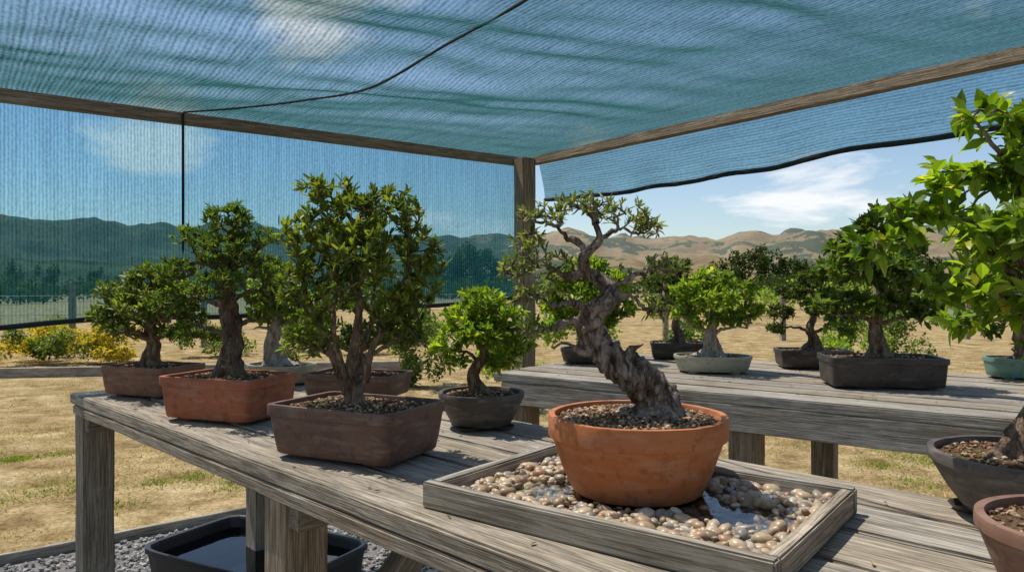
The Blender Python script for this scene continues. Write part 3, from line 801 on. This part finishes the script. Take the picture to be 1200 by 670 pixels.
grow('bonsai_tree',P3(-.815,2.12,.115),T2,B2,C2,760,L_MID,B_DARK,(.019,.006),'s',10,.8,.5,seed=12,rt=.0008,step=.02,shell=.3)
pot('bonsai_pot',P3(-1.255,2.57),math.radians(-20),.14,.105,.105,BROWN2,'rect',.88,.02,.04,seed=7,chips=200)
T1=[(0,0,-.01,.034),(0,0,.03,.026),(.01,0,.08,.020),(-.005,0,.14,.015),(0,0,.22,.009),(0,0,.3,.004)]
B1=[sidebr(.09,-.15,0),sidebr(.09,.14,0),sidebr(.13,-.12,.08),sidebr(.14,.1,-.08),sidebr(.18,.03,.1),sidebr(.1,-.05,-.12)]
C1=[(0,0,.31,.09,.05),(-.11,0,.26,.08,.05),(.11,0,.25,.08,.05),(-.15,0,.18,.07,.04),(.14,0,.17,.06,.04),(0,-.09,.22,.1,.06),(0,.1,.22,.1,.06),(-.08,-.03,.13,.07,.03),(.08,0,.13,.07,.03)]
grow('bonsai_tree',P3(-1.265,2.57,.095),T1,B1,C1,560,L_OLIVE,B_BROWN,(.026,.011),'n',8,.8,.3,seed=13,rt=.0009,step=.025,shell=.4)
pot('bonsai_pot',P3(-.90,2.87),math.radians(-20),.135,.10,.075,CELA,'oval',.84,.012,.03,seed=8,chips=120)
T3=[(0,0,-.01,.045),(-.01,0,.04,.036),(-.02,0,.09,.028),(-.005,0,.15,.020),(.0,0,.22,.012),(0,0,.3,.006)]
C3=[(0,0,.36,.07,.05),(-.08,0,.29,.06,.05),(.07,0,.28,.06,.05),(-.06,0,.2,.06,.04),(.08,0,.18,.06,.04),(0,-.05,.25,.08,.06)]
grow('bonsai_tree',P3(-.92,2.87,.068),T3,[sidebr(.12,-.09,0),sidebr(.14,.09,0)],C3,380,L_LIME,B_PALE,(.024,.011),'n',8,.8,.3,seed=14,rt=.0009,step=.025)
pot('bonsai_pot',P3(-.53,2.53),math.radians(-16),.165,.105,.082,BROWN,'rect',.88,.018,.05,seed=9,chips=160)
T4=[(0,0,-.01,.026),(.01,0,.04,.020),(-.01,0,.09,.016),(.01,0,.15,.010),(0,0,.22,.005)]
C4=[(0,0,.26,.09,.05),(-.13,0,.22,.08,.05),(.13,0,.21,.08,.045),(-.2,0,.14,.06,.035),(.17,0,.13,.06,.035),(-.07,-.05,.14,.07,.04),(.06,-.04,.14,.07,.04)]
grow('bonsai_tree',P3(-.53,2.53,.075),T4,[sidebr(.07,-.16,0),sidebr(.08,.15,0)],C4,480,L_MID,B_BROWN,(.024,.010),'n',8,.8,.3,seed=15,rt=.0009,step=.025)
pot('bonsai_pot',P3(-.083,1.985),.3,.116,.116,.094,GREYP,'round',.70,.014,.03,seed=10,chips=300)
T6=[(0,0,-.01,.024),(-.012,0,.02,.018),(-.022,0,.05,.015),(-.010,0,.08,.013),(.008,0,.11,.011),(-.005,0,.16,.007),(0,0,.22,.004)]
B6=[sidebr(.08,.1,0,.006),sidebr(.09,-.1,0,.006),sidebr(.12,.06,-.06,.006),sidebr(.12,-.05,.07,.005)]
C6=[(0,0,.25,.06,.035),(-.07,0,.20,.055,.035),(.07,0,.205,.055,.035),(-.095,0,.135,.05,.03),(.095,0,.13,.05,.03),(0,-.05,.17,.07,.04),(0,.05,.17,.07,.04),(.06,-.03,.09,.04,.02),(-.06,-.03,.09,.04,.02)]
grow('bonsai_tree',P3(-.083,1.985,.086),T6,B6,C6,440,L_LIME,B_BROWN,(.023,.011),'n',8,.85,.2,seed=16,rt=.0007,step=.02)
pot('bonsai_pot',P3(.852,1.20),.2,.152,.152,.105,GREYP,'round',.66,.016,.035,seed=11,chips=500)
T7=[(-.03,0,-.012,.030),(-.02,0,.02,.024),(.0,0,.06,.020),(.03,0,.12,.018),(.03,0,.2,.015),(.0,0,.3,.012),(-.02,0,.4,.009),(-.03,0,.5,.005)]
B7=[[(.0,0,.3,.008),(-.06,0,.36,.006),(-.13,0,.40,.004),(-.22,0,.41,.002)],[(.02,0,.22,.008),(-.05,-.03,.26,.006),(-.12,-.04,.28,.004),(-.19,-.04,.27,.002)],
    [(.0,0,.3,.008),(.08,0,.36,.006),(.16,0,.38,.003)],[(-.02,0,.4,.006),(.04,0,.46,.004),(.1,0,.5,.002)],[(-.02,0,.42,.006),(-.07,-.02,.5,.004),(-.1,0,.56,.002)],[(.03,0,.2,.008),(.0,-.08,.28,.006),(-.02,-.14,.32,.003)],[(.02,0,.25,.008),(.0,.08,.33,.005),(-.04,.14,.38,.002)]]
C7=[(-.07,0,.555,.06,.035),(.03,0,.55,.08,.05),(-.02,-.03,.48,.08,.05),(-.13,0,.455,.065,.035),(-.20,0,.40,.06,.03),(-.235,.02,.345,.045,.025),(-.07,-.08,.37,.07,.045),(-.14,-.04,.29,.07,.035),(-.05,-.08,.25,.07,.03),(.08,0,.42,.1,.08),(.13,0,.3,.1,.07),(0,.1,.38,.08,.06),(-.10,.06,.22,.05,.02),(-.01,-.1,.19,.05,.025)]
grow('bonsai_tree',P3(.852,1.20,.094),T7,B7,C7,470,L_BIG,B_BROWN,(.034,.019),'b',6,.95,-.1,seed=17,rt=.0008,step=.032,shell=.2)
pot('bonsai_pot',P3(.675,.845),.2,.122,.122,.105,BROWN2,'round',.72,.016,.035,seed=12,chips=300)
T8=[(.02,0,-.01,.02),(.06,0,.03,.014),(.12,-.02,.06,.011),(.18,-.04,.10,.008),(.22,-.06,.15,.004)]
grow('bonsai_tree',P3(.675,.845,.094),T8,[],[(.22,-.06,.18,.06,.04),(.27,-.08,.14,.06,.04),(.2,-.1,.15,.05,.03)],120,L_MID,B_BROWN,(.02,.01),'n',7,.8,.3,seed=18,step=.02)

# ---------------------------------------------------------------- back table bonsai
r_=-math.atan2(.6,.8)
pot('bonsai_pot',P3(1.395,2.78),r_*.25,.205,.12,.115,DARK,'rect',.9,.02,.04,seed=21,chips=200)
Ta=[(0,0,-.01,.034),(0,0,.04,.026),(-.01,0,.1,.022),(0,0,.17,.019),(.015,0,.25,.015),(0,0,.35,.010),(0,0,.45,.005)]
Ba=[sidebr(.13,-.2,0),sidebr(.12,.18,0),sidebr(.2,-.16,.05),sidebr(.22,.15,0),sidebr(.3,-.1,0),sidebr(.17,0,-.13)]
Ca=[(0,0,.5,.08,.06),(-.1,0,.42,.09,.05),(.1,0,.42,.08,.05),(-.17,0,.32,.08,.05),(.15,0,.3,.08,.05),(-.2,0,.2,.07,.04),(.19,0,.17,.07,.04),(0,-.08,.33,.1,.06),(0,.1,.35,.1,.06),(-.08,-.05,.2,.08,.04),(.07,-.05,.19,.08,.04),(-.14,0,.12,.06,.03)]
grow('bonsai_tree',P3(1.39,2.78,.11),Ta,Ba,Ca,560,L_MID,B_BROWN,(.036,.018),'n',8,.85,.2,seed=22,rt=.001,step=.03)
pot('bonsai_pot',P3(1.40,3.42),r_*.25,.16,.105,.085,DARK,'rect',.9,.018,.04,seed=23,chips=100)
Tb=[(0,0,-.01,.032),(.01,0,.04,.024),(-.01,0,.1,.018),(.01,0,.17,.012),(0,0,.3,.005)]
Cb=[(0,0,.33,.08,.04),(-.1,0,.27,.08,.035),(.1,0,.26,.08,.035),(-.15,0,.18,.07,.03),(.14,0,.16,.07,.03),(0,-.05,.2,.08,.04),(-.17,0,.1,.05,.02),(.15,0,.09,.05,.02)]
grow('bonsai_tree',P3(1.40,3.42,.078),Tb,[sidebr(.08,-.15,0),sidebr(.08,.14,0)],Cb,480,L_DARK,B_DARK,(.024,.009),'s',10,.8,.4,seed=24,rt=.001,step=.03)
pot('bonsai_pot',P3(.885,3.24),r_*.25,.168,.12,.075,CELA,'oval',.84,.012,.03,seed=25,chips=100)
Tc=[(0,0,-.01,.05),(0,0,.03,.038),(-.01,0,.08,.026),(.0,0,.14,.016),(0,0,.22,.009),(0,0,.3,.004)]
Cc=[(0,0,.34,.09,.045),(-.11,0,.29,.08,.045),(.12,0,.29,.08,.045),(-.15,0,.21,.06,.035),(.17,0,.2,.06,.035),(0,-.08,.26,.1,.05),(0,.08,.26,.1,.05),(.07,-.04,.17,.07,.03),(-.07,-.03,.17,.06,.03)]
grow('bonsai_tree',P3(.885,3.24,.068),Tc,[sidebr(.1,-.14,0),sidebr(.1,.15,0),[(.03,0,-.01,.026),(.02,0,.04,.02),(.0,0,.1,.012)]],Cc,520,L_LIME,B_PALE,(.03,.015),'n',8,.85,.2,seed=26,rt=.001,step=.03)
pot('bonsai_pot',P3(.87,3.86),r_*.25,.14,.10,.085,DARK,'rect',.9,.018,.04,seed=27,chips=80)
Cd=[(0,0,.4,.08,.05),(-.08,0,.32,.08,.05),(.07,0,.31,.08,.05),(-.1,0,.2,.06,.04),(.09,0,.18,.06,.04),(0,-.05,.25,.08,.06)]
grow('bonsai_tree',P3(.87,3.86,.078),Tb,[],Cd,380,L_DARK,B_DARK,(.028,.011),'s',10,.8,.4,seed=28,rt=.001,step=.03)
pot('bonsai_pot',P3(.37,3.62),r_*.25,.13,.10,.075,DARK,'oval',.86,.018,.04,seed=29,chips=80)
Ce=[(0,0,.4,.1,.05),(-.13,0,.33,.09,.05),(.13,0,.33,.09,.05),(-.17,0,.22,.07,.04),(.17,0,.2,.07,.04),(0,-.06,.27,.1,.07),(-.08,0,.15,.07,.04),(.08,0,.14,.07,.04)]
grow('bonsai_tree',P3(.37,3.62,.068),Tc,[sidebr(.1,-.15,0),sidebr(.1,.15,0)],Ce,560,L_LIME,B_BROWN,(.034,.017),'n',8,.85,.2,seed=30,rt=.001,step=.03)
pot('bonsai_pot',P3(2.10,3.02),r_*.25,.14,.10,.085,TEAL,'oval',.86,.016,.04,seed=31,chips=80)
grow('bonsai_tree',P3(2.10,3.02,.078),Ta,[],Ca,420,L_MID,B_BROWN,(.034,.016),'n',8,.85,.2,seed=32,rt=.001,step=.03)

# ---------------------------------------------------------------- light, world, camera
el=math.radians(65); az=math.radians(-58)
sd=Vector((math.sin(az)*math.cos(el),math.cos(az)*math.cos(el),math.sin(el)))
sun=bpy.data.lights.new('sun','SUN'); sun.energy=5.0; sun.angle=math.radians(.5); sun.color=(1,.95,.87)
so=bpy.data.objects.new('sun',sun); COL.objects.link(so); so.rotation_euler=(-sd).to_track_quat('-Z','Y').to_euler(); so.location=(0,0,20)
w=bpy.data.worlds.new('World'); scene.world=w; w.use_nodes=True; nt=w.node_tree; nt.nodes.clear()
out=nt.nodes.new('ShaderNodeOutputWorld'); bg=nt.nodes.new('ShaderNodeBackground'); bg.inputs[1].default_value=.135
sky=nt.nodes.new('ShaderNodeTexSky'); sky.sky_type='NISHITA'; sky.sun_disc=False; sky.sun_elevation=el; sky.sun_rotation=az
sky.air_density=1.0; sky.dust_density=.6; sky.ozone_density=2.0
tc=nt.nodes.new('ShaderNodeTexCoord'); sp=nt.nodes.new('ShaderNodeSeparateXYZ'); nt.links.new(tc.outputs['Generated'],sp.inputs[0])
zz=mathn(nt,'ADD',mathn(nt,'MAXIMUM',sp.outputs[2],0.0),.16)
cb=nt.nodes.new('ShaderNodeCombineXYZ'); nt.links.new(mathn(nt,'DIVIDE',sp.outputs[0],zz),cb.inputs[0]); nt.links.new(mathn(nt,'DIVIDE',sp.outputs[1],zz),cb.inputs[1])
cb.inputs[2].default_value=3.7
cl=noi(nt,cb.outputs[0],1.1,6,.6,.2)
acc=mathn(nt,'ADD',cl,-.08)
for d,wd,k in (((-.50,1,.215),.0045,.24),((-.22,1,.36),.010,.21),((.42,1,.10),.008,.17),((.9,.6,.5),.03,.15),((-.9,-.5,.6),.05,.15)):
    v=Vector(d).normalized()
    dp=nt.nodes.new('ShaderNodeVectorMath'); dp.operation='DOT_PRODUCT'; nt.links.new(tc.outputs['Generated'],dp.inputs[0]); dp.inputs[1].default_value=v
    q=mathn(nt,'MULTIPLY_ADD',dp.outputs['Value'],1/wd,clamp=True,c=1-1/wd)
    acc=mathn(nt,'MULTIPLY_ADD',q,k,c=acc)
cf=ramp(nt,acc,[(.51,0.),(.64,1.)])
c=mixc(nt,mathn(nt,'MULTIPLY',cf,.92),sky.outputs[0],(7.4,7.5,7.7))
nt.links.new(c,bg.inputs[0]); nt.links.new(bg.outputs[0],out.inputs[0])

cam=bpy.data.cameras.new('camera'); co=bpy.data.objects.new('camera',cam); COL.objects.link(co)
co.location=(0,0,H); co.rotation_euler=(math.pi/2,0,0)
cam.sensor_width=36; cam.lens=36*860/1200; cam.clip_start=.02; cam.clip_end=6000
scene.camera=co
scene.view_settings.view_transform='Standard'; scene.view_settings.look='None'; scene.view_settings.exposure=0
